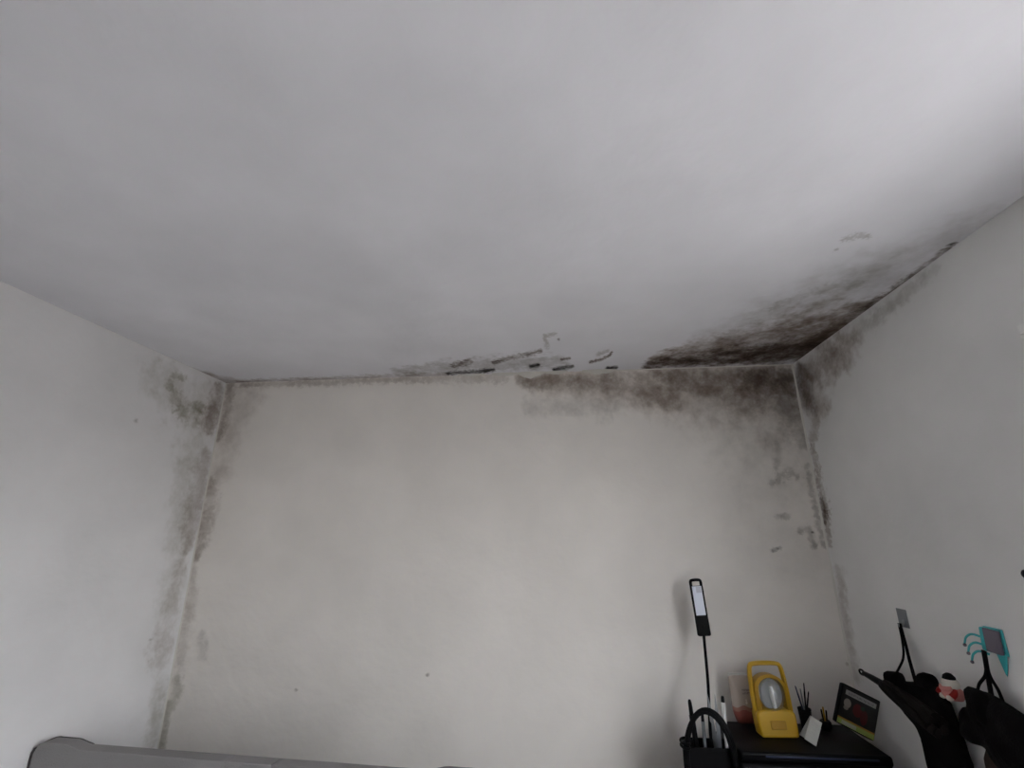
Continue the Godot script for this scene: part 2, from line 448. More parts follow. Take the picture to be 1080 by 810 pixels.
func lantern() -> void:
	var l := thing("work_lantern", "yellow carrying lantern with a clear domed front, on top of the printer", "lantern", Vector3(0.853, 0.960, 0.20))
	var turn := Basis(Vector3.BACK, 0.03) * Basis(Vector3.RIGHT, -0.06)
	# lower body
	var st := begin()
	prism(st, rounded(V2([-0.072, 0.002, 0.074, 0.0, 0.077, 0.085, 0.055, 0.096, -0.055, 0.096, -0.076, 0.085]), 0.012), 0.07, 0.008, Vector3.ZERO, turn, 3)
	var body := part("body", st, M.yellow, l)
	st = begin()
	soft_box(st, turn * Vector3(0, 0.045, 0.037), Vector3(0.06, 0.03, 0.006), 0.0025, turn)
	part("switch", st, M.yellow_deep, body)
	# side posts and carrying handle in one bent bar
	st = begin()
	tube(st, line_of(Vector3.ZERO, turn, [Vector3(-0.070, 0.07, 0), Vector3(-0.069, 0.14, 0), Vector3(-0.066, 0.215, 0), Vector3(-0.060, 0.248, 0), Vector3(-0.044, 0.257, 0), Vector3(0.0, 0.259, 0), Vector3(0.046, 0.257, 0), Vector3(0.062, 0.248, 0), Vector3(0.068, 0.215, 0), Vector3(0.071, 0.14, 0), Vector3(0.071, 0.07, 0)]), 0.0085, -1, 12, false, 1.7, Vector3.BACK)
	part("handle", st, M.yellow, l)
	# arched bezel
	st = begin()
	var outer := PackedVector2Array()
	var inner := PackedVector2Array()
	for k in 33:
		var t := k / 32.0
		var a := PI * t
		var y := 0.165
		outer.append(Vector2(cos(a) * 0.064, y + sin(a) * 0.056))
		inner.append(Vector2(cos(a) * 0.051, y + sin(a) * 0.045))
	outer.insert(0, Vector2(0.066, 0.085))
	inner.insert(0, Vector2(0.051, 0.085))
	outer.append(Vector2(-0.066, 0.085))
	inner.append(Vector2(-0.051, 0.085))
	for k in outer.size() - 1:
		for f: Array in [[outer[k], outer[k + 1], 0.026, 0.026, inner[k], inner[k + 1]]]:
			var o0: Vector2 = f[0]
			var o1: Vector2 = f[1]
			var i0: Vector2 = f[4]
			var i1: Vector2 = f[5]
			quad(st, turn * Vector3(o0.x, o0.y, 0.024), turn * Vector3(o1.x, o1.y, 0.024), turn * Vector3(i1.x, i1.y, 0.030), turn * Vector3(i0.x, i0.y, 0.030))
			quad(st, turn * Vector3(i0.x, i0.y, 0.030), turn * Vector3(i1.x, i1.y, 0.030), turn * Vector3(i1.x, i1.y, -0.014), turn * Vector3(i0.x, i0.y, -0.014))
			quad(st, turn * Vector3(o0.x, o0.y, -0.026), turn * Vector3(o1.x, o1.y, -0.026), turn * Vector3(o1.x, o1.y, 0.024), turn * Vector3(o0.x, o0.y, 0.024))
	part("bezel", st, M.yellow_deep, l)
	st = begin()
	prism(st, rounded(V2([-0.064, 0.085, 0.064, 0.085, 0.064, 0.165, 0.045, 0.205, 0.0, 0.221, -0.045, 0.205, -0.064, 0.165]), 0.008), 0.010, 0.002, turn * Vector3(0, 0, -0.022), turn)
	part("back_shell", st, M.yellow_deep, l)
	# reflector, light tube and clear dome
	st = begin()
	lathe(st, [Vector2(0.046, 0.016), Vector2(0.038, 0.004), Vector2(0.022, -0.003), Vector2(0.0, -0.005)], turn * Vector3(0, 0.150, -0.008), 28, turn * Basis(Vector3.RIGHT, PI / 2), Vector3(1, 1, 1.25))
	part("reflector", st, M.silver, l)
	st = begin()
	tube(st, PackedVector3Array([turn * Vector3(0.008, 0.098, 0.010), turn * Vector3(0.006, 0.14, 0.010), turn * Vector3(0.005, 0.168, 0.010), turn * Vector3(0.005, 0.174, 0.010)]), 0.008, 0.006, 14)
	part("light_tube", st, M.white_plastic, l)
	st = begin()
	lathe(st, [Vector2(0.050, 0.0), Vector2(0.049, 0.010), Vector2(0.043, 0.022), Vector2(0.030, 0.031), Vector2(0.014, 0.035), Vector2(0.0, 0.036)], turn * Vector3(0, 0.148, 0.014), 28, turn * Basis(Vector3.RIGHT, PI / 2), Vector3(1, 1, 1.24))
	part("clear_dome", st, M.lens, l, "clear domed cover")

func small_things() -> void:
	# a dark cup with thin sticks, right of the lantern
	var c := thing("cup", "small dark cup holding thin sticks, right of the yellow lantern", "cup", Vector3(1.003, 0.960, 0.13))
	var st := begin()
	lathe(st, [Vector2(0, 0.0), Vector2(0.019, 0.0), Vector2(0.021, 0.004), Vector2(0.025, 0.078), Vector2(0.0225, 0.078), Vector2(0.018, 0.007), Vector2(0, 0.006)], Vector3.ZERO, 24)
	part("cup_body", st, M.black_plastic, c)
	st = begin()
	lathe(st, [Vector2(0.024, 0.074), Vector2(0.0262, 0.076), Vector2(0.0258, 0.080), Vector2(0.023, 0.080)], Vector3.ZERO, 24)
	part("rim", st, M.black_gloss, c)
	var looks := [M.blue, M.black_plastic, M.black_plastic, M.grey_plastic]
	var says := ["dark blue stick leaning left in the small cup", "tall black stick upright in the small cup", "short black stick leaning right in the small cup", "grey stick at the back of the small cup"]
	var tips := [Vector3(-0.022, 0.162, 0), Vector3(0.014, 0.174, 0.002), Vector3(0.027, 0.143, 0.004), Vector3(0.0, 0.15, -0.008)]
	for k in 4:
		var foot := Vector3(1.003 + [0.006, 0.0, -0.008, 0.002][k], 0.968, 0.13)
		rod("stick", says[k], "stick", foot, Vector3(1.003, 0.960, 0.13) + tips[k], 0.0032, looks[k], looks[k], 0.2, 0.0028, "sticks in the small cup")
	# folded paper card
	var card := thing("paper_card", "pale folded paper card leaning beside the small dark cup", "card", Vector3(0.957, 0.962, 0.27))
	for k in 2:
		st = begin()
		soft_box(st, Vector3(0.004, 0.046, 0.012 - 0.022 * k), Vector3(0.046, 0.088, 0.0012), 0.0005, Basis(Vector3.BACK, -0.55) * Basis(Vector3.RIGHT, -0.22 if k == 0 else 0.22))
		part("leaf", st, M.paper, card)
	# a little pot with a few stubs
	var pot := thing("small_pot", "tiny black pot with a yellow stub, between the cup and the dark case", "pot", Vector3(1.083, 0.960, 0.12))
	st = begin()
	lathe(st, [Vector2(0, 0), Vector2(0.018, 0), Vector2(0.023, 0.012), Vector2(0.022, 0.03), Vector2(0.017, 0.036), Vector2(0.015, 0.034), Vector2(0, 0.033)], Vector3.ZERO, 22)
	part("pot_body", st, M.black_plastic, pot)
	for a: Array in [[-0.008, 0.075, "black"], [0.0, 0.084, "yellow"], [0.010, 0.072, "black"]]:
		st = begin()
		tube(st, PackedVector3Array([Vector3(a[0] * 0.7, 0.03, 0), Vector3(a[0], a[1] - 0.01, 0), Vector3(a[0] * 1.05, a[1], 0)]), 0.0035, 0.003, 10)
		part("stub", st, M.yellow_deep if a[2] == "yellow" else M.black_plastic, pot)

func flat_case() -> void:
	var u := Vector3(0.130, -0.063, 0.0).normalized()
	var v := Vector3(0.063, 0.130, 0.0).normalized()
	var turn := Basis(u, v, u.cross(v)) * Basis(Vector3.RIGHT, -0.12)
	var c := thing("flat_case", "dark printed flat case leaning tilted in the room corner", "case", Vector3(1.176, 1.056, 0.20))
	var st := begin()
	soft_box(st, Vector3.ZERO, Vector3(0.146, 0.150, 0.022), 0.004, turn)
	part("shell", st, M.black_plastic, c)
	st = begin()
	var z := 0.0114
	var w := 0.070
	var h := 0.072
	for k: int in [0, 1, 2, 0, 2, 3]:
		var p: Vector2 = [Vector2(-w, h), Vector2(w, h), Vector2(w, -h), Vector2(-w, -h)][k]
		st.set_uv(Vector2((p.x + w) / (2 * w), (h - p.y) / (2 * h)))
		st.add_vertex(turn * Vector3(p.x, p.y, z))
	part("cover_print", st, M.case_print, c, "dark cover print with a pale title band")
	st = begin()
	soft_box(st, turn * Vector3(-0.072, 0, 0.0), Vector3(0.004, 0.146, 0.024), 0.0015, turn)
	part("spine", st, M.black_gloss, c)

func wall_hooks() -> void:
	var st: SurfaceTool
	var g := thing("adhesive_hook", "grey square stick-on hook on the right wall holding the thin black strap", "hook", Vector3(X1, 1.437, 0.446))
	var wall := Basis(Vector3(0, 0, 1), Vector3(0, 1, 0), Vector3(-1, 0, 0))
	st = begin()
	soft_box(st, Vector3(-0.0025, 0, 0), Vector3(0.054, 0.064, 0.004), 0.0018, wall)
	part("pad", st, M.grey_plastic, g)
	st = begin()
	tube(st, curve([Vector3(-0.004, -0.005, 0.006), Vector3(-0.012, -0.022, 0.006), Vector3(-0.022, -0.030, 0.006), Vector3(-0.026, -0.018, 0.006)], 5), 0.0035, -1, 10)
	part("hook_arm", st, M.steel, g)
	var t := thing("adhesive_hook", "teal stick-on hook with a mauve plate and three curved prongs on the right wall", "hook", Vector3(X1, 1.437, 0.855))
	st = begin()
	soft_box(st, Vector3(-0.003, 0, -0.004), Vector3(0.066, 0.072, 0.006), 0.0028, wall)
	part("pad", st, M.teal, t)
	st = begin()
	soft_box(st, Vector3(-0.016, 0.0, 0.003), Vector3(0.050, 0.064, 0.012), 0.003, wall * Basis(Vector3.BACK, -0.06))
	part("plate", st, M.mauve_plastic, t, "mauve square plate")
	st = begin()
	soft_box(st, Vector3(-0.013, 0.001, -0.028), Vector3(0.016, 0.066, 0.018), 0.004, wall * Basis(Vector3.BACK, -0.12))
	part("side_rail", st, M.teal, t)
	for k in 3:
		st = begin()
		var b := Vector3(-0.016, 0.004 - k * 0.022, -0.034 + k * 0.006)
		tube(st, curve([b, b + Vector3(-0.016, 0.006, -0.014), b + Vector3(-0.026, -0.004, -0.026), b + Vector3(-0.030, -0.020, -0.032), b + Vector3(-0.034, -0.026, -0.029)], 5), 0.0034, 0.0026, 10)
		var prong := part("prong", st, M.teal, t)
		st = begin()
		lathe(st, [Vector2(0, -0.005), Vector2(0.004, -0.003), Vector2(0.0046, 0), Vector2(0.004, 0.003), Vector2(0, 0.005)], b + Vector3(-0.034, -0.027, -0.029), 10)
		part("tip", st, M.mauve_plastic, prong)
	st = begin()
	pillow(st, rounded(V2([-0.016, -0.025, 0.022, -0.025, 0.012, -0.062, 0.001, -0.094, -0.008, -0.06]), 0.006), 0.008, Transform3D(wall, Vector3(-0.008, 0, 0.008)), 0.0, 3)
	part("tail", st, M.teal, t)
	# two small fittings at the right edge of the view
	var w := thing("wall_clip", "small white clip high on the right wall at the picture edge", "clip", Vector3(X1, 2.268, 1.258))
	st = begin()
	soft_box(st, Vector3(-0.009, 0, 0), Vector3(0.05, 0.045, 0.018), 0.007, wall, 4)
	part("clip_body", st, M.white_plastic, w)
	st = begin()
	soft_box(st, Vector3(-0.020, -0.006, 0), Vector3(0.03, 0.012, 0.008), 0.003, wall)
	part("catch", st, M.white_plastic, w)
	var n := thing("wall_peg", "small black peg on the right wall at the picture edge", "peg", Vector3(X1, 1.636, 1.040))
	st = begin()
	lathe(st, [Vector2(0, 0), Vector2(0.014, 0), Vector2(0.014, 0.004), Vector2(0.006, 0.006), Vector2(0.006, 0.016)], Vector3.ZERO, 18, Basis(Vector3.BACK, PI / 2))
	part("peg_foot", st, M.black_plastic, n)
	st = begin()
	lathe(st, [Vector2(0.006, 0.016), Vector2(0.011, 0.018), Vector2(0.012, 0.024), Vector2(0.008, 0.028), Vector2(0, 0.029)], Vector3.ZERO, 18, Basis(Vector3.BACK, PI / 2))
	part("peg_head", st, M.black_plastic, n)

func strap(st: SurfaceTool, pts: Array, r: float) -> void:
	tube(st, curve(pts, 5), r * 0.35, -1, 8, false, 2.8, Vector3(0, 0, 1))

func bags() -> void:
	var st: SurfaceTool
	var a := thing("shoulder_bag", "black cloth bag hanging by a thin strap from the grey square hook", "bag", Vector3(X1, 0, 0), "black bags on the right wall")
	var wall := Transform3D(Basis(Vector3(0, 0, 1), Vector3(0, 1, 0), Vector3(-1, 0, 0)), Vector3.ZERO)
	st = begin()
	pillow(st, rounded(V2([0.372, 1.150, 0.385, 1.215, 0.47, 1.232, 0.533, 1.248, 0.60, 1.258, 0.648, 1.235, 0.664, 1.15, 0.682, 1.06, 0.69, 0.93, 0.50, 0.93, 0.512, 1.03, 0.481, 1.085, 0.425, 1.118]), 0.02), 0.072, Transform3D(wall.basis, Vector3(-0.045, 0, 0)), 0.012, 31)
	var body := part("bag_body", st, M.black_cloth, a)
	st = begin()
	pillow(st, rounded(V2([0.352, 1.175, 0.360, 1.240, 0.445, 1.256, 0.462, 1.19]), 0.012), 0.05, Transform3D(wall.basis, Vector3(-0.055, 0, 0)), 0.004, 32)
	part("side_pocket", st, M.black_cloth, body)
	st = begin()
	pillow(st, rounded(V2([0.528, 1.23, 0.536, 1.270, 0.556, 1.284, 0.590, 1.286, 0.606, 1.266, 0.602, 1.23]), 0.012), 0.05, Transform3D(wall.basis, Vector3(-0.045, 0, 0)), 0.004, 33)
	part("top_roll", st, M.black_cloth, body)
	st = begin()
	strap(st, [Vector3(-0.024, 1.420, 0.450), Vector3(-0.026, 1.36, 0.452), Vector3(-0.034, 1.30, 0.447), Vector3(-0.070, 1.235, 0.435), Vector3(-0.084, 1.17, 0.432)], 0.0065)
	part("strap", st, M.black_cloth, a)
	st = begin()
	strap(st, [Vector3(-0.022, 1.420, 0.453), Vector3(-0.024, 1.36, 0.463), Vector3(-0.030, 1.31, 0.475), Vector3(-0.045, 1.262, 0.505), Vector3(-0.055, 1.235, 0.525)], 0.009)
	part("strap", st, M.black_cloth, a)

	var b := thing("shoulder_bag", "wide black bag hanging from the teal hook at the lower right", "bag", Vector3(X1, 0, 0), "black bags on the right wall")
	st = begin()
	pillow(st, rounded(V2([0.70, 1.222, 0.74, 1.232, 0.762, 1.282, 0.823, 1.298, 0.87, 1.292, 0.914, 1.279, 0.96, 1.262, 1.05, 1.215, 1.06, 1.06, 0.95, 1.06, 0.86, 1.08, 0.804, 1.098, 0.783, 1.140, 0.715, 1.128, 0.678, 1.140]), 0.02), 0.08, Transform3D(wall.basis, Vector3(-0.046, 0, 0)), 0.012, 35)
	var bb := part("bag_body", st, M.black_cloth, b)
	st = begin()
	pillow(st, rounded(V2([0.776, 1.20, 0.776, 1.300, 0.83, 1.304, 0.856, 1.28, 0.85, 1.20]), 0.012), 0.05, Transform3D(wall.basis, Vector3(-0.066, 0, 0)), 0.004, 36)
	part("front_pocket", st, M.black_cloth, bb)
	for p: Array in [[Vector3(-0.050, 1.29, 0.785), 0.006], [Vector3(-0.045, 1.292, 0.835), 0.010], [Vector3(-0.035, 1.290, 0.862), 0.007]]:
		st = begin()
		var foot: Vector3 = p[0]
		strap(st, [Vector3(-0.032, 1.408, 0.836), Vector3(-0.033, 1.375, 0.833), Vector3(-0.033, 1.35, 0.83).lerp(foot, 0.2), foot.lerp(Vector3(-0.03, 1.35, 0.83), 0.3), foot + Vector3(0, -0.02, 0)], p[1])
		part("strap", st, M.black_cloth, b)

	var c := thing("drawstring_pouch", "brown cloth pouch hanging low between the two black bags", "pouch", Vector3(X1, 0, 0))
	st = begin()
	pillow(st, rounded(V2([0.715, 1.12, 0.77, 1.13, 0.81, 1.06, 0.80, 0.96, 0.73, 0.92, 0.705, 1.0]), 0.03), 0.034, Transform3D(wall.basis, Vector3(-0.019, 0, 0)), 0.008, 38)
	part("pouch_body", st, M.brown_cloth, c)
	st = begin()
	strap(st, [Vector3(-0.012, 1.11, 0.75), Vector3(-0.006, 1.16, 0.75), Vector3(-0.004, 1.235, 0.75)], 0.004)
	part("cord", st, M.black_cloth, c)

	var u := thing("folded_umbrella", "short folded black umbrella with a looped handle end, against the right wall", "umbrella", Vector3(X1 - 0.120, 1.2225, 0.300))
	st = begin()
	var ring := PackedVector3Array()
	for k in 16:
		var t := TAU * k / 16
		ring.append(Vector3(0.0, sin(t) * 0.0085, 0.016 + cos(t) * 0.016))
	tube(st, ring, 0.0036, -1, 8, true)
	part("loop", st, M.black_rubber, u)
	st = begin()
	tube(st, curve([Vector3(0, -0.001, 0.030), Vector3(0, -0.003, 0.07), Vector3(0, -0.008, 0.13), Vector3(0, -0.014, 0.18)], 5), 0.0085, 0.0145, 14)
	part("handle", st, M.black_plastic, u)
	st = begin()
	var line := curve([Vector3(0, -0.010, 0.145), Vector3(0, -0.016, 0.18), Vector3(0, -0.03, 0.25), Vector3(0.0, -0.046, 0.33), Vector3(0.0, -0.058, 0.39)], 6)
	for k in 6:
		var t := TAU * k / 6
		var fold := PackedVector3Array()
		for i in line.size():
			var s := float(i) / (line.size() - 1)
			var r := 0.009 + 0.013 * sqrt(s)
			fold.append(line[i] + Vector3(cos(t + s * 1.5), sin(t + s * 1.5), 0) * r)
		tube(st, fold, 0.008, 0.015, 10)
	part("folded_canopy", st, M.brown_leather, u)

func ornament() -> void:
	var o := thing("plush_ornament", "little red, pink and white plush ornament with a black top, between the black bags", "ornament", Vector3(X1 - 0.065, 1.243, 0.712))
	var st := begin()
	lathe(st, [Vector2(0, 0), Vector2(0.022, 0.002), Vector2(0.029, 0.014), Vector2(0.026, 0.028), Vector2(0.016, 0.036), Vector2(0, 0.038)], Vector3.ZERO, 20, Basis.IDENTITY, Vector3(1, 1, 1.1))
	part("body", st, M.pink, o)
	st = begin()
	lathe(st, [Vector2(0, 0.026), Vector2(0.018, 0.029), Vector2(0.025, 0.042), Vector2(0.021, 0.056), Vector2(0.010, 0.064), Vector2(0, 0.065)], Vector3(-0.002, 0, 0), 20)
	part("head", st, M.skin_white, o)
	st = begin()
	lathe(st, [Vector2(0.021, 0.0), Vector2(0.019, 0.010), Vector2(0.010, 0.018), Vector2(0, 0.020)], Vector3(-0.002, 0.056, 0.0), 18, Basis(Vector3.RIGHT, 0.25), Vector3(0.85, 1, 0.85))
	part("cap", st, M.black_cloth, o)
	for s: float in [-1.0, 1.0]:
		st = begin()
		tube(st, curve([Vector3(-0.006, 0.028, s * 0.018), Vector3(-0.016, 0.022, s * 0.028), Vector3(-0.024, 0.014, s * 0.026)], 5), 0.008, 0.009, 10)
		part("arm", st, M.red, o)
		st = begin()
		lathe(st, [Vector2(0, -0.009), Vector2(0.008, -0.005), Vector2(0.010, 0), Vector2(0.008, 0.006), Vector2(0, 0.009)], Vector3(-0.022, 0.008, s * 0.014), 14)
		part("foot", st, M.skin_white, o)
	st = begin()
	tube(st, curve([Vector3(-0.016, 0.034, -0.020), Vector3(-0.027, 0.031, 0.0), Vector3(-0.014, 0.036, 0.021)], 5), 0.007, 0.007, 10)
	part("scarf", st, M.pink, o)

# ---------------------------------------------------------------- naming and tagging
func numbered(called: String) -> String:
	var n: int = used.get(called, 0)
	used[called] = n + 1
	return called if n == 0 else "%s_%03d" % [called, n]

func thing(called: String, label: String, category: String, at := Vector3.ZERO, group := "") -> Node3D:
	var o := Node3D.new()
	o.name = numbered(called)
	add_child(o)
	o.position = at
	o.set_meta("label", label)
	o.set_meta("category", category)
	if group:
		o.set_meta("group", group)
	return o

func part(called: String, st: SurfaceTool, m: Material, parent: Node3D, label := "") -> MeshInstance3D:
	var o := MeshInstance3D.new()
	o.name = called
	st.generate_normals()
	o.mesh = st.commit()
	o.material_override = m
	o.cast_shadow = GeometryInstance3D.SHADOW_CASTING_SETTING_ON
	parent.add_child(o, true)
	if label:
		o.set_meta("label", label)
	return o

func structure(called: String, st: SurfaceTool, m: Material, label: String) -> MeshInstance3D:
	var o := part(called, st, m, self, label)
	o.set_meta("kind", "structure")
	return o

# ---------------------------------------------------------------- shapes
func begin() -> SurfaceTool:
	var st := SurfaceTool.new()
	st.begin(Mesh.PRIMITIVE_TRIANGLES)
	st.set_smooth_group(-1)
	return st

func tri(st: SurfaceTool, a: Vector3, b: Vector3, c: Vector3) -> void:
	for p: Vector3 in [a, b, c]:
		st.add_vertex(p)

func quad(st: SurfaceTool, a: Vector3, b: Vector3, c: Vector3, d: Vector3) -> void:
	tri(st, a, b, c)
	tri(st, a, c, d)

# plain box with planar texture coordinates: axis says which way the sheet is read
func slab(st: SurfaceTool, lo: Vector3, hi: Vector3, axis := "", size := Vector2.ONE, origin := Vector3.ZERO) -> void:
	var c: Array[Vector3] = []
	for i in 8:
		c.append(Vector3(hi.x if i & 1 else lo.x, hi.y if i & 2 else lo.y, hi.z if i & 4 else lo.z))
	for f: Array in [[0, 2, 3, 1], [4, 5, 7, 6], [0, 4, 6, 2], [1, 3, 7, 5], [0, 1, 5, 4], [2, 6, 7, 3]]:
		for k: int in [0, 2, 1, 0, 3, 2]:
			var p: Vector3 = c[f[k]]
			var d := p - origin
			if axis == "back":
				st.set_uv(Vector2(d.x / size.x, -d.y / size.y))
			elif axis == "side":
				st.set_uv(Vector2(d.z / size.x, -d.y / size.y))
			elif axis == "flat":
				st.set_uv(Vector2(d.x / size.x, d.z / size.y))
			st.add_vertex(p)

# box with rounded edges, centred, turned by a basis
func soft_box(st: SurfaceTool, centre: Vector3, size: Vector3, r := 0.004, turn := Basis.IDENTITY, steps := 2) -> void:
	var h := size * 0.5
	r = minf(r, minf(h.x, minf(h.y, h.z)) * 0.98)
	var outline := PackedVector2Array()
	for q in 4:
		var cx := (h.x - r) * (1 if q == 0 or q == 3 else -1)
		var cy := (h.y - r) * (1 if q < 2 else -1)
		for k in steps + 1:
			var a := (q + float(k) / steps) * PI / 2
			outline.append(Vector2(cx + cos(a) * r, cy + sin(a) * r))
	prism(st, outline, size.z, r, centre, turn, steps)

# outline in x-y pushed out along z, with rounded rims
func prism(st: SurfaceTool, outline: PackedVector2Array, depth: float, bevel := 0.0, centre := Vector3.ZERO, turn := Basis.IDENTITY, steps := 2, smooth := 1) -> void:
	var n := outline.size()
	var rings := []
	var hz := depth * 0.5
	if bevel <= 0.0:
		rings = [[outline, -hz], [outline, hz]]
	else:
		for side: float in [-1.0, 1.0]:
			for k in steps + 1:
				var a: float = PI / 2 * (float(k) / steps if side > 0 else 1.0 - float(k) / steps)
				rings.append([inset(outline, bevel * (1.0 - cos(a))), side * (hz - bevel + bevel * sin(a))])
	st.set_smooth_group(smooth if bevel > 0 else -1)
	for i in rings.size() - 1:
		for j in n:
			var a2: Vector2 = rings[i][0][j]
			var b2: Vector2 = rings[i][0][(j + 1) % n]
			var c2: Vector2 = rings[i + 1][0][(j + 1) % n]
			var d2: Vector2 = rings[i + 1][0][j]
			var za: float = rings[i][1]
			var zb: float = rings[i + 1][1]
			quad(st, centre + turn * Vector3(a2.x, a2.y, za), centre + turn * Vector3(d2.x, d2.y, zb), centre + turn * Vector3(c2.x, c2.y, zb), centre + turn * Vector3(b2.x, b2.y, za))
	st.set_smooth_group(-1)
	for e: int in [0, rings.size() - 1]:
		var ring: PackedVector2Array = rings[e][0]
		var ids := Geometry2D.triangulate_polygon(ring)
		for k in range(0, ids.size(), 3):
			var v: Array[Vector3] = []
			for m in 3:
				var p := ring[ids[k + m]]
				v.append(centre + turn * Vector3(p.x, p.y, rings[e][1]))
			var cross := (ring[ids[k + 1]] - ring[ids[k]]).cross(ring[ids[k + 2]] - ring[ids[k]])
			if (cross > 0) == (e == 0):
				tri(st, v[0], v[1], v[2])
			else:
				tri(st, v[0], v[2], v[1])

func inset(outline: PackedVector2Array, by: float) -> PackedVector2Array:
	if by < 0.00001:
		return outline
	var n := outline.size()
	var area := 0.0
	for i in n:
		area += outline[i].cross(outline[(i + 1) % n])
	var s := signf(area)
	var out := PackedVector2Array()
	for i in n:
		var a := (outline[i] - outline[(i + n - 1) % n]).normalized()
		var b := (outline[(i + 1) % n] - outline[i]).normalized()
		var na := Vector2(-a.y, a.x) * s
		var nb := Vector2(-b.y, b.x) * s
		var m := (na + nb).normalized()
		out.append(outline[i] + m * by / maxf(0.5, m.dot(na)))
	return out

# smooth line through points
func curve(points: Array, steps := 6) -> PackedVector3Array:
	var out := PackedVector3Array()
	var n := points.size()
	for i in n - 1:
		var p0: Vector3 = points[maxi(i - 1, 0)]
		var p1: Vector3 = points[i]
		var p2: Vector3 = points[i + 1]
		var p3: Vector3 = points[mini(i + 2, n - 1)]
		for k in steps:
			out.append(p1.cubic_interpolate(p2, p0, p3, float(k) / steps))
	out.append(points[n - 1])
	return out

# round or flattened tube; radius may change from start to end, flat squeezes it along `across`
func tube(st: SurfaceTool, line: PackedVector3Array, r0: float, r1 := -1.0, sides := 10, closed := false, wide := 1.0, across := Vector3.ZERO) -> void:
	if r1 < 0:
		r1 = r0
	var n := line.size()
	var rings := []
	var up := Vector3.ZERO
	for i in n:
		var a := line[(i + n - 1) % n] if closed else line[maxi(i - 1, 0)]
		var b := line[(i + 1) % n] if closed else line[mini(i + 1, n - 1)]
		var d := (b - a).normalized()
		if across != Vector3.ZERO:
			up = (across - d * across.dot(d)).normalized()
		elif up == Vector3.ZERO:
			up = d.cross(Vector3.RIGHT if absf(d.x) < 0.8 else Vector3.UP).normalized()
		else:
			up = (up - d * up.dot(d)).normalized()
		var side := d.cross(up)
		var r := lerpf(r0, r1, float(i) / maxi(1, n - 1))
		var ring := PackedVector3Array()
		for k in sides:
			var t := TAU * k / sides
			ring.append(line[i] + up * cos(t) * r * wide + side * sin(t) * r)
		rings.append(ring)
	st.set_smooth_group(1)
	for i in (n if closed else n - 1):
		for k in sides:
			var e: PackedVector3Array = rings[i]
			var f: PackedVector3Array = rings[(i + 1) % n]
			quad(st, e[k], f[k], f[(k + 1) % sides], e[(k + 1) % sides])
	st.set_smooth_group(-1)
	if not closed:
		for k in range(1, sides - 1):
			tri(st, rings[0][0], rings[0][k], rings[0][k + 1])
			tri(st, rings[n - 1][0], rings[n - 1][k + 1], rings[n - 1][k])

# profile of (radius, height) turned round a y axis
func lathe(st: SurfaceTool, profile: Array, at := Vector3.ZERO, sides := 24, turn := Basis.IDENTITY, squash := Vector3.ONE) -> void:
	st.set_smooth_group(1)
	for i in profile.size() - 1:
		var a: Vector2 = profile[i]
		var b: Vector2 = profile[i + 1]
		for k in sides:
			var t0 := TAU * k / sides
			var t1 := TAU * (k + 1) / sides
			var p := func(v: Vector2, t: float) -> Vector3: return at + turn * (Vector3(cos(t) * v.x, v.y, sin(t) * v.x) * squash)
			var v0: Vector3 = p.call(a, t0)
			var v1: Vector3 = p.call(a, t1)
			var v2: Vector3 = p.call(b, t1)
			var v3: Vector3 = p.call(b, t0)
			if a.x > 0.00001:
				tri(st, v0, v1, v2)
			if b.x > 0.00001:
				tri(st, v0, v2, v3)
	st.set_smooth_group(-1)

# a stuffed cloth shape: outline in a plane, bulging out on both sides, with soft creases
func pillow(st: SurfaceTool, outline: PackedVector2Array, thick: float, place: Transform3D, crease := 0.0, seed_no := 1) -> void:
	var noise := FastNoiseLite.new()
	noise.seed = seed_no
	noise.frequency = 9.0
	var n := outline.size()
	var c := Vector2.ZERO
	for p in outline:
		c += p / n
	var rings := 7
	st.set_smooth_group(1)
	var lo := outline[0]
	var hi := outline[0]
	for p in outline:
		lo = lo.min(p)
		hi = hi.max(p)
	var at := func(side: float, i: int, j: int) -> Vector3:
		var s := 1.0 - float(i) / rings
		var p: Vector2 = c + (outline[j % n] - c) * s
		var h := thick * 0.5 * pow(1.0 - pow(s, 3.0), 0.55)
		h += crease * noise.get_noise_2d(p.x * 1.0, p.y * 1.0) * (1.0 - s * s * s)
		return place * Vector3(p.x, p.y, side * h)
	var inverse := place.affine_inverse()
	var face := func(a: Vector3, b: Vector3, d: Vector3) -> void:
		for v: Vector3 in [a, b, d]:
			var local := inverse * v
			st.set_uv(Vector2((local.x - lo.x) / (hi.x - lo.x), (hi.y - local.y) / (hi.y - lo.y)))
			st.add_vertex(v)
	for side: float in [-1.0, 1.0]:
		for i in rings:
			for j in n:
				var a: Vector3 = at.call(side, i, j)
				var b: Vector3 = at.call(side, i, j + 1)
				var d: Vector3 = at.call(side, i + 1, j)
				var e: Vector3 = at.call(side, i + 1, j + 1)
				if side < 0:
					face.call(a, e, b)
					if i < rings - 1:
						face.call(a, d, e)
				else:
					face.call(a, b, e)
					if i < rings - 1:
						face.call(a, e, d)
	st.set_smooth_group(-1)

# round off an outline given by a few corners
func rounded(corners: PackedVector2Array, r: float, steps := 4) -> PackedVector2Array:
	var out := PackedVector2Array()
	var n := corners.size()
	for i in n:
		var p := corners[i]
		var a := corners[(i + n - 1) % n] - p
		var b := corners[(i + 1) % n] - p
		var ra := minf(r, a.length() * 0.45)
		var rb := minf(r, b.length() * 0.45)
		var s := p + a.normalized() * ra
		var e := p + b.normalized() * rb
		for k in steps + 1:
			var t := float(k) / steps
			out.append(s.lerp(p, t).lerp(p.lerp(e, t), t))
	return out

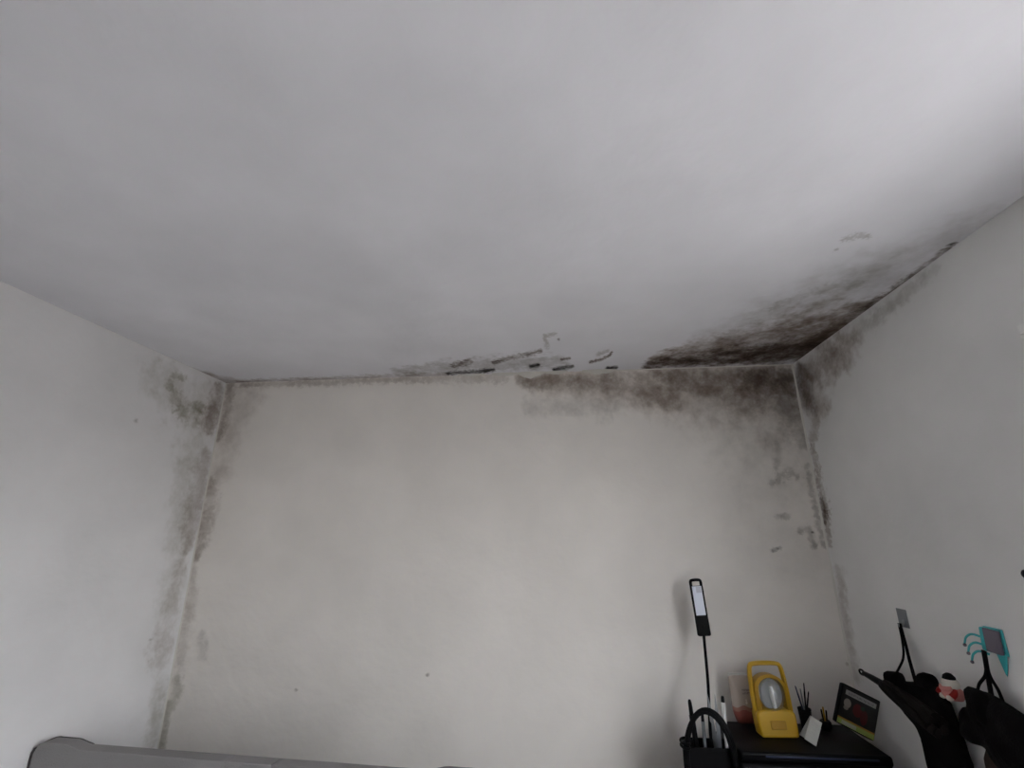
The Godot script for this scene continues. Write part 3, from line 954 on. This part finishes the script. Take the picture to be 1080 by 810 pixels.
# ---------------------------------------------------------------- materials
func plain(colour: Color, rough := 0.7, metal := 0.0) -> StandardMaterial3D:
	var m := StandardMaterial3D.new()
	m.albedo_color = colour
	m.roughness = rough
	m.metallic = metal
	return m

func grainy(colour: Color, rough: float, freq: float, bump: float, seed_no := 1, weave := false) -> StandardMaterial3D:
	var m := plain(colour, rough)
	var noise := FastNoiseLite.new()
	noise.seed = seed_no
	noise.frequency = freq
	if weave:
		noise.noise_type = FastNoiseLite.TYPE_CELLULAR
	var t := NoiseTexture2D.new()
	t.width = 256
	t.height = 256
	t.seamless = true
	t.as_normal_map = true
	t.bump_strength = 4.0
	t.noise = noise
	m.normal_enabled = true
	m.normal_texture = t
	m.normal_scale = bump
	m.uv1_triplanar = true
	m.uv1_scale = Vector3(5, 5, 5)
	return m

# matt wall paint with damp stains and, on the back wall, a broad grey tint
const STAIN_TINT_COLOURS := {
	"brown": Color(0.43, 0.37, 0.325), "dark": Color(0.23, 0.18, 0.145), "grey": Color(0.46, 0.44, 0.41),
	"olive": Color(0.45, 0.43, 0.36), "black": Color(0.13, 0.12, 0.11),
}

func painted(surface: String, wide: float, high: float, paint: Color, seed_no: int) -> StandardMaterial3D:
	var per := 380.0
	var w := int(wide * per)
	var h := int(high * per)
	var broad := FastNoiseLite.new()
	broad.seed = seed_no
	broad.frequency = 0.0045
	broad.fractal_octaves = 4
	var mottle := broad.get_image(w, h).get_data()
	var data := PackedByteArray()
	data.resize(w * h * 3)
	var lut := PackedByteArray()
	for k in 256:
		var f := 1.0 + (k / 255.0 - 0.5) * 0.05
		for c: float in [paint.r, paint.g, paint.b]:
			lut.append(int(clampf(c * f, 0, 1) * 255.0))
	for i in w * h:
		var k := mottle[i] * 3
		data[i * 3] = lut[k]
		data[i * 3 + 1] = lut[k + 1]
		data[i * 3 + 2] = lut[k + 2]
	var edge := FastNoiseLite.new()
	edge.seed = seed_no + 10
	edge.fractal_octaves = 4
	edge.frequency = 1.0
	var speck := FastNoiseLite.new()
	speck.seed = seed_no + 20
	speck.fractal_octaves = 2
	speck.frequency = 55.0
	for s: Array in STAINS_AND_TINTS:
		if s[0] != surface:
			continue
		var pts: Array = s[6]
		var stamps := []
		var lo := Vector2(1e9, 1e9)
		var hi := -lo
		var count := pts.size() / 4
		for i in count:
			var a := Vector4(pts[i * 4], pts[i * 4 + 1], pts[i * 4 + 2], pts[i * 4 + 3])
			var b := a
			var steps := 1
			if i < count - 1:
				b = Vector4(pts[i * 4 + 4], pts[i * 4 + 5], pts[i * 4 + 6], pts[i * 4 + 7])
				steps = clampi(int(maxf(absf(b.x - a.x) / minf(a.z, b.z), absf(b.y - a.y) / minf(a.w, b.w)) * 2.0), 1, 40)
			for k in steps:
				var v := a.lerp(b, float(k) / steps)
				stamps.append(v)
				lo = lo.min(Vector2(v.x - v.z * 1.8, v.y - v.w * 1.8))
				hi = hi.max(Vector2(v.x + v.z * 1.8, v.y + v.w * 1.8))
		var x0 := maxi(0, int(lo.x * per))
		var y0 := maxi(0, int(lo.y * per))
		var x1 := mini(w, int(hi.x * per) + 1)
		var y1 := mini(h, int(hi.y * per) + 1)
		if x1 <= x0 or y1 <= y0:
			continue
		var fw := x1 - x0
		var field := PackedFloat32Array()
		field.resize(fw * (y1 - y0))
		field.fill(9.0)
		for v: Vector4 in stamps:
			var ax := maxi(x0, int((v.x - v.z * 1.8) * per))
			var bx := mini(x1, int((v.x + v.z * 1.8) * per) + 1)
			var ay := maxi(y0, int((v.y - v.w * 1.8) * per))
			var by := mini(y1, int((v.y + v.w * 1.8) * per) + 1)
			for y in range(ay, by):
				var dy := (y / per - v.y) / v.w
				for x in range(ax, bx):
					var dx := (x / per - v.x) / v.z
					var d := dx * dx + dy * dy
					var at := (y - y0) * fw + x - x0
					if d < field[at]:
						field[at] = d
		var ink: Color = STAIN_TINT_COLOURS[s[1]]
		var strength: float = s[2]
		var soft: float = s[3]
		var ragged: float = s[4]
		var freq: float = s[5]
		var least := 9.0
		for v: Vector4 in stamps:
			least = minf(least, minf(v.z, v.w))
		freq = maxf(freq, 0.40 / least)
		if least < 0.016:
			ragged *= 1.5
			soft = maxf(soft, 0.55)
		for y in range(y0, y1):
			for x in range(x0, x1):
				var d := field[(y - y0) * fw + x - x0]
				if d > 4.0:
					continue
				var u := x / per
				var v2 := y / per
				d = sqrt(d) + (edge.get_noise_2d(u * freq, v2 * freq) + 0.45 * edge.get_noise_2d(u * freq * 3.1 + 9.0, v2 * freq * 3.1)) * ragged * 1.1
				var m := smoothstep(1.0 + soft * 0.7, 1.0 - soft * 1.7, d)
				if m <= 0.0:
					continue
				m *= strength * (0.95 + 0.18 * speck.get_noise_2d(u, v2) + 0.28 * edge.get_noise_2d(u * 20.0 + 40.0, v2 * 20.0) + 0.75 * edge.get_noise_2d(u * 5.0 + 70.0, v2 * 5.0))
				m = clampf(m, 0, 1)
				var at := (y * w + x) * 3
				data[at] = int(lerpf(data[at], ink.r * 255.0, m))
				data[at + 1] = int(lerpf(data[at + 1], ink.g * 255.0, m))
				data[at + 2] = int(lerpf(data[at + 2], ink.b * 255.0, m))
	var mat := plain(Color.WHITE, 0.92)
	mat.metallic_specular = 0.3
	mat.albedo_texture = ImageTexture.create_from_image(Image.create_from_data(w, h, false, Image.FORMAT_RGB8, data))
	var lumps := FastNoiseLite.new()
	lumps.seed = seed_no + 3
	lumps.frequency = 0.03
	lumps.fractal_octaves = 4
	var t := NoiseTexture2D.new()
	t.width = 1024
	t.height = 1024
	t.noise = lumps
	mat.heightmap_enabled = true
	mat.heightmap_texture = t
	mat.heightmap_scale = 0.12
	return mat

# surface, colour, strength, softness, raggedness, grain, then (across, down, half width, half height) in metres along each stain and tint
const STAINS_AND_TINTS := [
	["ceil", "grey", 0.18, 0.6, 0.55, 7, [2.694, 0.358, 0.078, 0.172, 2.855, 0.628, 0.117, 0.215, 2.997, 0.808, 0.138, 0.208, 3.077, 0.943, 0.128, 0.168]],
	["ceil", "grey", 0.15, 0.6, 0.6, 8, [3.105, 0.734, 0.129, 0.193, 3.153, 0.948, 0.096, 0.126, 3.185, 1.111, 0.08, 0.092, 3.203, 1.255, 0.065, 0.067]],
	["ceil", "grey", 0.22, 0.4, 0.7, 10, [2.886, 0.739, 0.026, 0.044, 2.953, 0.828, 0.031, 0.048, 3.03, 0.879, 0.027, 0.038, 3.11, 0.885, 0.022, 0.03]],
	["ceil", "brown", 0.56, 0.45, 0.45, 9, [2.511, 0.139, 0.046, 0.118, 2.689, 0.205, 0.085, 0.196, 2.894, 0.289, 0.144, 0.286, 3.084, 0.366, 0.202, 0.36, 3.208, 0.442, 0.186, 0.293]],
	["ceil", "brown", 0.45, 0.4, 0.5, 9, [3.184, 0.423, 0.156, 0.248, 3.213, 0.563, 0.106, 0.16, 3.24, 0.652, 0.065, 0.095]],
	["ceil", "dark", 0.72, 0.45, 0.5, 10, [2.499, 0.066, 0.039, 0.109, 2.668, 0.094, 0.055, 0.137, 2.897, 0.143, 0.083, 0.174, 3.114, 0.189, 0.112, 0.206, 3.236, 0.203, 0.11, 0.193]],
	["ceil", "dark", 0.42, 0.5, 0.6, 10, [3.235, 0.177, 0.064, 0.112, 3.228, 0.418, 0.05, 0.081, 3.242, 0.616, 0.034, 0.048, 3.267, 0.789, 0.024, 0.033, 3.259, 1.001, 0.016, 0.02, 3.259, 1.114, 0.015, 0.017]],
	["ceil", "grey", 0.3, 0.5, 0.7, 11, [1.098, 0.082, 0.039, 0.081, 1.384, 0.134, 0.044, 0.107, 1.6, 0.158, 0.045, 0.12, 1.807, 0.167, 0.043, 0.12, 2.01, 0.161, 0.037, 0.105]],
	["ceil", "black", 0.75, 0.3, 0.4, 14, [1.373, 0.037, 0.015, 0.036, 1.528, 0.046, 0.016, 0.042, 1.641, 0.075, 0.011, 0.032]],
	["ceil", "dark", 0.55, 0.4, 0.6, 14, [1.433, 0.16, 0.019, 0.046, 1.534, 0.225, 0.014, 0.036]],
	["ceil", "dark", 0.6, 0.4, 0.6, 14, [1.655, 0.183, 0.011, 0.03, 1.739, 0.247, 0.011, 0.031, 1.841, 0.292, 0.012, 0.033, 1.916, 0.337, 0.009, 0.026]],
	["ceil", "grey", 0.4, 0.4, 0.6, 14, [1.946, 0.385, 0.014, 0.038, 1.941, 0.516, 0.011, 0.028, 1.989, 0.544, 0.009, 0.022]],
	["ceil", "black", 0.65, 0.3, 0.2, 14, [2.004, 0.475, 0.007, 0.018]],
	["ceil", "black", 0.8, 0.3, 0.3, 14, [1.85, 0.11, 0.01, 0.031, 1.892, 0.128, 0.012, 0.033]],
	["ceil", "black", 0.8, 0.3, 0.3, 14, [1.979, 0.041, 0.011, 0.033, 2.047, 0.074, 0.015, 0.044, 2.078, 0.086, 0.011, 0.031]],
	["ceil", "dark", 0.55, 0.4, 0.5, 14, [2.02, 0.204, 0.008, 0.023, 2.06, 0.214, 0.007, 0.02]],
	["ceil", "dark", 0.6, 0.4, 0.5, 14, [2.172, 0.145, 0.008, 0.024, 2.229, 0.183, 0.009, 0.026, 2.264, 0.235, 0.009, 0.025, 2.269, 0.275, 0.007, 0.02]],
	["ceil", "grey", 0.4, 0.4, 0.5, 14, [2.204, 0.255, 0.012, 0.034, 2.248, 0.303, 0.01, 0.026]],
	["ceil", "black", 0.85, 0.3, 0.2, 14, [2.272, 0.035, 0.011, 0.033, 2.319, 0.038, 0.011, 0.032]],
	["ceil", "brown", 0.35, 0.5, 0.7, 12, [0.104, 0.007, 0.033, 0.044, 0.496, 0.013, 0.028, 0.045, 0.96, 0.01, 0.026, 0.052, 1.358, 0.021, 0.02, 0.05]],
	["ceil", "brown", 0.35, 0.5, 0.5, 10, [-0.026, 0.23, 0.051, 0.06, 0.004, 0.036, 0.083, 0.104, 0.104, 0.007, 0.053, 0.07]],
	["ceil", "grey", 0.28, 0.4, 0.7, 14, [2.896, 1.191, 0.013, 0.016, 2.931, 1.203, 0.016, 0.021, 2.964, 1.195, 0.008, 0.011]],
	["ceil", "grey", 0.25, 0.4, 0.7, 14, [2.901, 1.128, 0.008, 0.012]],
	["ceil", "black", 0.5, 0.3, 0.4, 14, [3.248, 1.126, 0.012, 0.014]],
	["back", "brown", 0.26, 0.55, 0.55, 6, [1.848, 0.05, 0.055, 0.058, 2.166, 0.077, 0.095, 0.099, 2.525, 0.127, 0.141, 0.147, 2.824, 0.152, 0.182, 0.198, 3.066, 0.186, 0.202, 0.221, 3.201, 0.242, 0.192, 0.2]],
	["back", "brown", 0.42, 0.5, 0.55, 9, [1.783, 0.03, 0.032, 0.035, 1.88, 0.067, 0.05, 0.052, 1.982, 0.048, 0.055, 0.058, 2.088, 0.046, 0.042, 0.044]],
	["back", "brown", 0.42, 0.5, 0.5, 9, [2.125, 0.059, 0.055, 0.058, 2.272, 0.064, 0.063, 0.069, 2.349, 0.077, 0.06, 0.066, 2.525, 0.127, 0.1, 0.105, 2.582, 0.172, 0.085, 0.084]],
	["back", "brown", 0.55, 0.5, 0.5, 8, [2.583, 0.052, 0.07, 0.077, 2.808, 0.081, 0.1, 0.11, 3.005, 0.099, 0.121, 0.126, 3.174, 0.115, 0.133, 0.137]],
	["back", "dark", 0.38, 0.5, 0.5, 8, [3.034, 0.067, 0.071, 0.077, 3.153, 0.093, 0.087, 0.095, 3.24, 0.128, 0.102, 0.105]],
	["back", "grey", 0.14, 0.7, 0.6, 5, [2.857, 0.285, 0.164, 0.179, 3.082, 0.392, 0.192, 0.2, 3.197, 0.541, 0.157, 0.162]],  # wide faint grey below the top right corner
	["back", "grey", 0.08, 0.8, 0.6, 5, [2.99, 0.681, 0.21, 0.219, 3.104, 0.953, 0.155, 0.153]],  # wide, very faint grey tint further down on the right
	["back", "grey", 0.34, 0.5, 0.6, 9, [3.211, 0.242, 0.107, 0.11, 3.227, 0.37, 0.065, 0.07, 3.251, 0.445, 0.032, 0.035]],
	["back", "grey", 0.22, 0.6, 0.6, 12, [3.116, 0.442, 0.023, 0.024, 3.111, 0.501, 0.027, 0.029, 3.094, 0.55, 0.018, 0.019]],
	["back", "grey", 0.28, 0.6, 0.6, 12, [3.062, 0.635, 0.018, 0.018, 3.115, 0.593, 0.029, 0.029, 3.164, 0.575, 0.023, 0.024, 3.186, 0.603, 0.014, 0.014]],
	["back", "grey", 0.32, 0.4, 0.6, 12, [3.063, 0.797, 0.018, 0.018, 3.104, 0.793, 0.018, 0.018]],
	["back", "black", 0.45, 0.4, 0.5, 14, [3.011, 0.953, 0.011, 0.011, 3.034, 0.948, 0.009, 0.009]],
	["back", "grey", 0.35, 0.4, 0.5, 12, [3.048, 0.944, 0.009, 0.009]],
	["back", "black", 0.5, 0.3, 0.3, 14, [3.211, 0.869, 0.007, 0.006]],
	["back", "grey", 0.35, 0.5, 0.6, 12, [3.154, 0.865, 0.018, 0.018, 3.197, 0.847, 0.018, 0.018, 3.208, 0.931, 0.018, 0.018]],
	["back", "grey", 0.32, 0.6, 0.6, 12, [3.241, 0.552, 0.018, 0.019, 3.245, 0.684, 0.018, 0.018, 3.246, 0.821, 0.018, 0.017, 3.252, 0.931, 0.014, 0.013]],
	["back", "brown", 0.4, 0.5, 0.5, 9, [0.032, 0.026, 0.038, 0.038, 0.033, 0.126, 0.038, 0.035, 0.031, 0.242, 0.036, 0.035, 0.014, 0.338, 0.024, 0.022]],
	["back", "brown", 0.18, 0.6, 0.6, 7, [0.148, 0.1, 0.097, 0.092, 0.09, 0.272, 0.085, 0.077, 0.055, 0.547, 0.082, 0.077]],
	["back", "brown", 0.36, 0.6, 0.6, 9, [0.019, 0.6, 0.041, 0.037, 0.034, 0.73, 0.059, 0.053, 0.035, 0.817, 0.056, 0.05, 0.028, 0.916, 0.045, 0.04, 0.011, 0.994, 0.028, 0.024]],
	["back", "brown", 0.2, 0.6, 0.6, 9, [0.007, 1.052, 0.028, 0.024, 0.031, 1.239, 0.043, 0.038, 0.026, 1.382, 0.043, 0.036, 0.037, 1.503, 0.036, 0.03]],
	["back", "olive", 0.26, 0.5, 0.5, 10, [0.031, 1.567, 0.032, 0.025, 0.055, 1.629, 0.031, 0.024, 0.028, 1.692, 0.025, 0.021]],
	["back", "olive", 0.45, 0.5, 0.4, 10, [0.01, 1.68, 0.025, 0.02, 0.012, 1.773, 0.025, 0.02, 0.013, 1.864, 0.025, 0.019]],
	["back", "grey", 0.25, 0.6, 0.6, 10, [0.152, 1.458, 0.032, 0.026, 0.123, 1.372, 0.032, 0.027]],
	["back", "brown", 0.26, 0.5, 0.7, 10, [0.103, 0.016, 0.018, 0.018, 0.61, 0.017, 0.024, 0.023, 1.072, 0.012, 0.023, 0.024, 1.41, 0.018, 0.033, 0.035, 1.685, 0.027, 0.032, 0.033]],
	["back", "dark", 0.5, 0.3, 0.3, 14, [1.324, 1.522, 0.01, 0.009]],
	["back", "dark", 0.35, 0.3, 0.3, 14, [0.669, 1.602, 0.01, 0.008]],
	["back", "grey", 0.2, 0.6, 0.6, 10, [2.262, 0.216, 0.063, 0.063, 1.846, 0.205, 0.053, 0.055]],
	["back", "brown", 0.3, 0.4, 0.4, 12, [3.258, 1.438, 0.009, 0.008]],
	["left", "olive", 0.2, 0.6, 0.6, 8, [0.459, 0.126, 0.113, 0.101, 0.247, 0.192, 0.187, 0.148, 0.095, 0.151, 0.147, 0.112]],
	["left", "olive", 0.42, 0.5, 0.75, 14, [0.409, 0.13, 0.03, 0.025, 0.344, 0.182, 0.049, 0.04, 0.303, 0.234, 0.057, 0.045, 0.25, 0.257, 0.06, 0.047, 0.207, 0.209, 0.04, 0.032]],
	["left", "olive", 0.3, 0.5, 0.75, 14, [0.385, 0.081, 0.024, 0.02, 0.328, 0.072, 0.025, 0.022]],
	["left", "brown", 0.42, 0.5, 0.6, 12, [0.042, 0.049, 0.047, 0.034, 0.051, 0.168, 0.076, 0.059, 0.067, 0.257, 0.084, 0.061, 0.053, 0.309, 0.044, 0.033]],
	["left", "olive", 0.34, 0.5, 0.7, 12, [0.169, 0.188, 0.036, 0.026, 0.166, 0.253, 0.029, 0.022, 0.176, 0.298, 0.027, 0.021]],
	["left", "brown", 0.28, 0.55, 0.6, 10, [0.05, 0.435, 0.059, 0.043, 0.055, 0.579, 0.088, 0.061, 0.05, 0.733, 0.093, 0.065, 0.058, 0.857, 0.079, 0.055, 0.066, 0.954, 0.041, 0.029]],
	["left", "olive", 0.2, 0.6, 0.6, 8, [0.166, 0.359, 0.097, 0.076, 0.159, 0.565, 0.096, 0.071, 0.126, 0.998, 0.079, 0.054, 0.107, 1.225, 0.079, 0.055]],
	["left", "brown", 0.2, 0.6, 0.6, 10, [0.087, 1.023, 0.048, 0.033, 0.094, 1.137, 0.04, 0.027, 0.095, 1.27, 0.064, 0.046, 0.095, 1.399, 0.083, 0.061, 0.096, 1.482, 0.057, 0.043]],
	["left", "olive", 0.26, 0.6, 0.6, 10, [0.059, 1.574, 0.051, 0.037, 0.054, 1.676, 0.057, 0.041, 0.042, 1.779, 0.057, 0.042, 0.04, 1.85, 0.051, 0.038]],
	["left", "grey", 0.4, 0.4, 0.4, 12, [0.182, 1.357, 0.01, 0.007]],
	["left", "grey", 0.3, 0.4, 0.4, 12, [0.542, 0.356, 0.012, 0.011]],
	["right", "brown", 0.46, 0.5, 0.5, 9, [0.072, 0.067, 0.074, 0.046, 0.185, 0.106, 0.135, 0.087, 0.311, 0.102, 0.153, 0.101, 0.408, 0.101, 0.124, 0.087, 0.534, 0.079, 0.062, 0.045]],
	["right", "brown", 0.4, 0.5, 0.5, 9, [0.076, 0.136, 0.092, 0.055, 0.112, 0.223, 0.143, 0.082, 0.157, 0.275, 0.118, 0.069]],
	["right", "dark", 0.35, 0.5, 0.5, 9, [0.052, 0.039, 0.056, 0.033, 0.067, 0.16, 0.083, 0.049, 0.091, 0.277, 0.071, 0.04]],
	["right", "brown", 0.3, 0.5, 0.5, 10, [0.112, 0.346, 0.052, 0.03, 0.057, 0.417, 0.045, 0.024]],
	["right", "brown", 0.4, 0.5, 0.6, 12, [0.034, 0.451, 0.027, 0.014, 0.041, 0.558, 0.036, 0.019, 0.036, 0.664, 0.036, 0.018, 0.038, 0.755, 0.045, 0.023, 0.03, 0.843, 0.035, 0.017, 0.023, 0.93, 0.026, 0.013]],
	["right", "dark", 0.55, 0.4, 0.5, 13, [0.027, 0.714, 0.022, 0.011, 0.033, 0.768, 0.031, 0.016, 0.013, 0.821, 0.027, 0.013]],
	["right", "brown", 0.22, 0.6, 0.6, 8, [0.057, 1.034, 0.049, 0.026, 0.027, 1.24, 0.049, 0.027, 0.029, 1.394, 0.057, 0.031, 0.027, 1.477, 0.049, 0.028]],
	["right", "grey", 0.22, 0.6, 0.6, 8, [0.575, 0.061, 0.062, 0.045, 0.793, 0.047, 0.037, 0.033, 1.017, 0.029, 0.022, 0.022]],
]
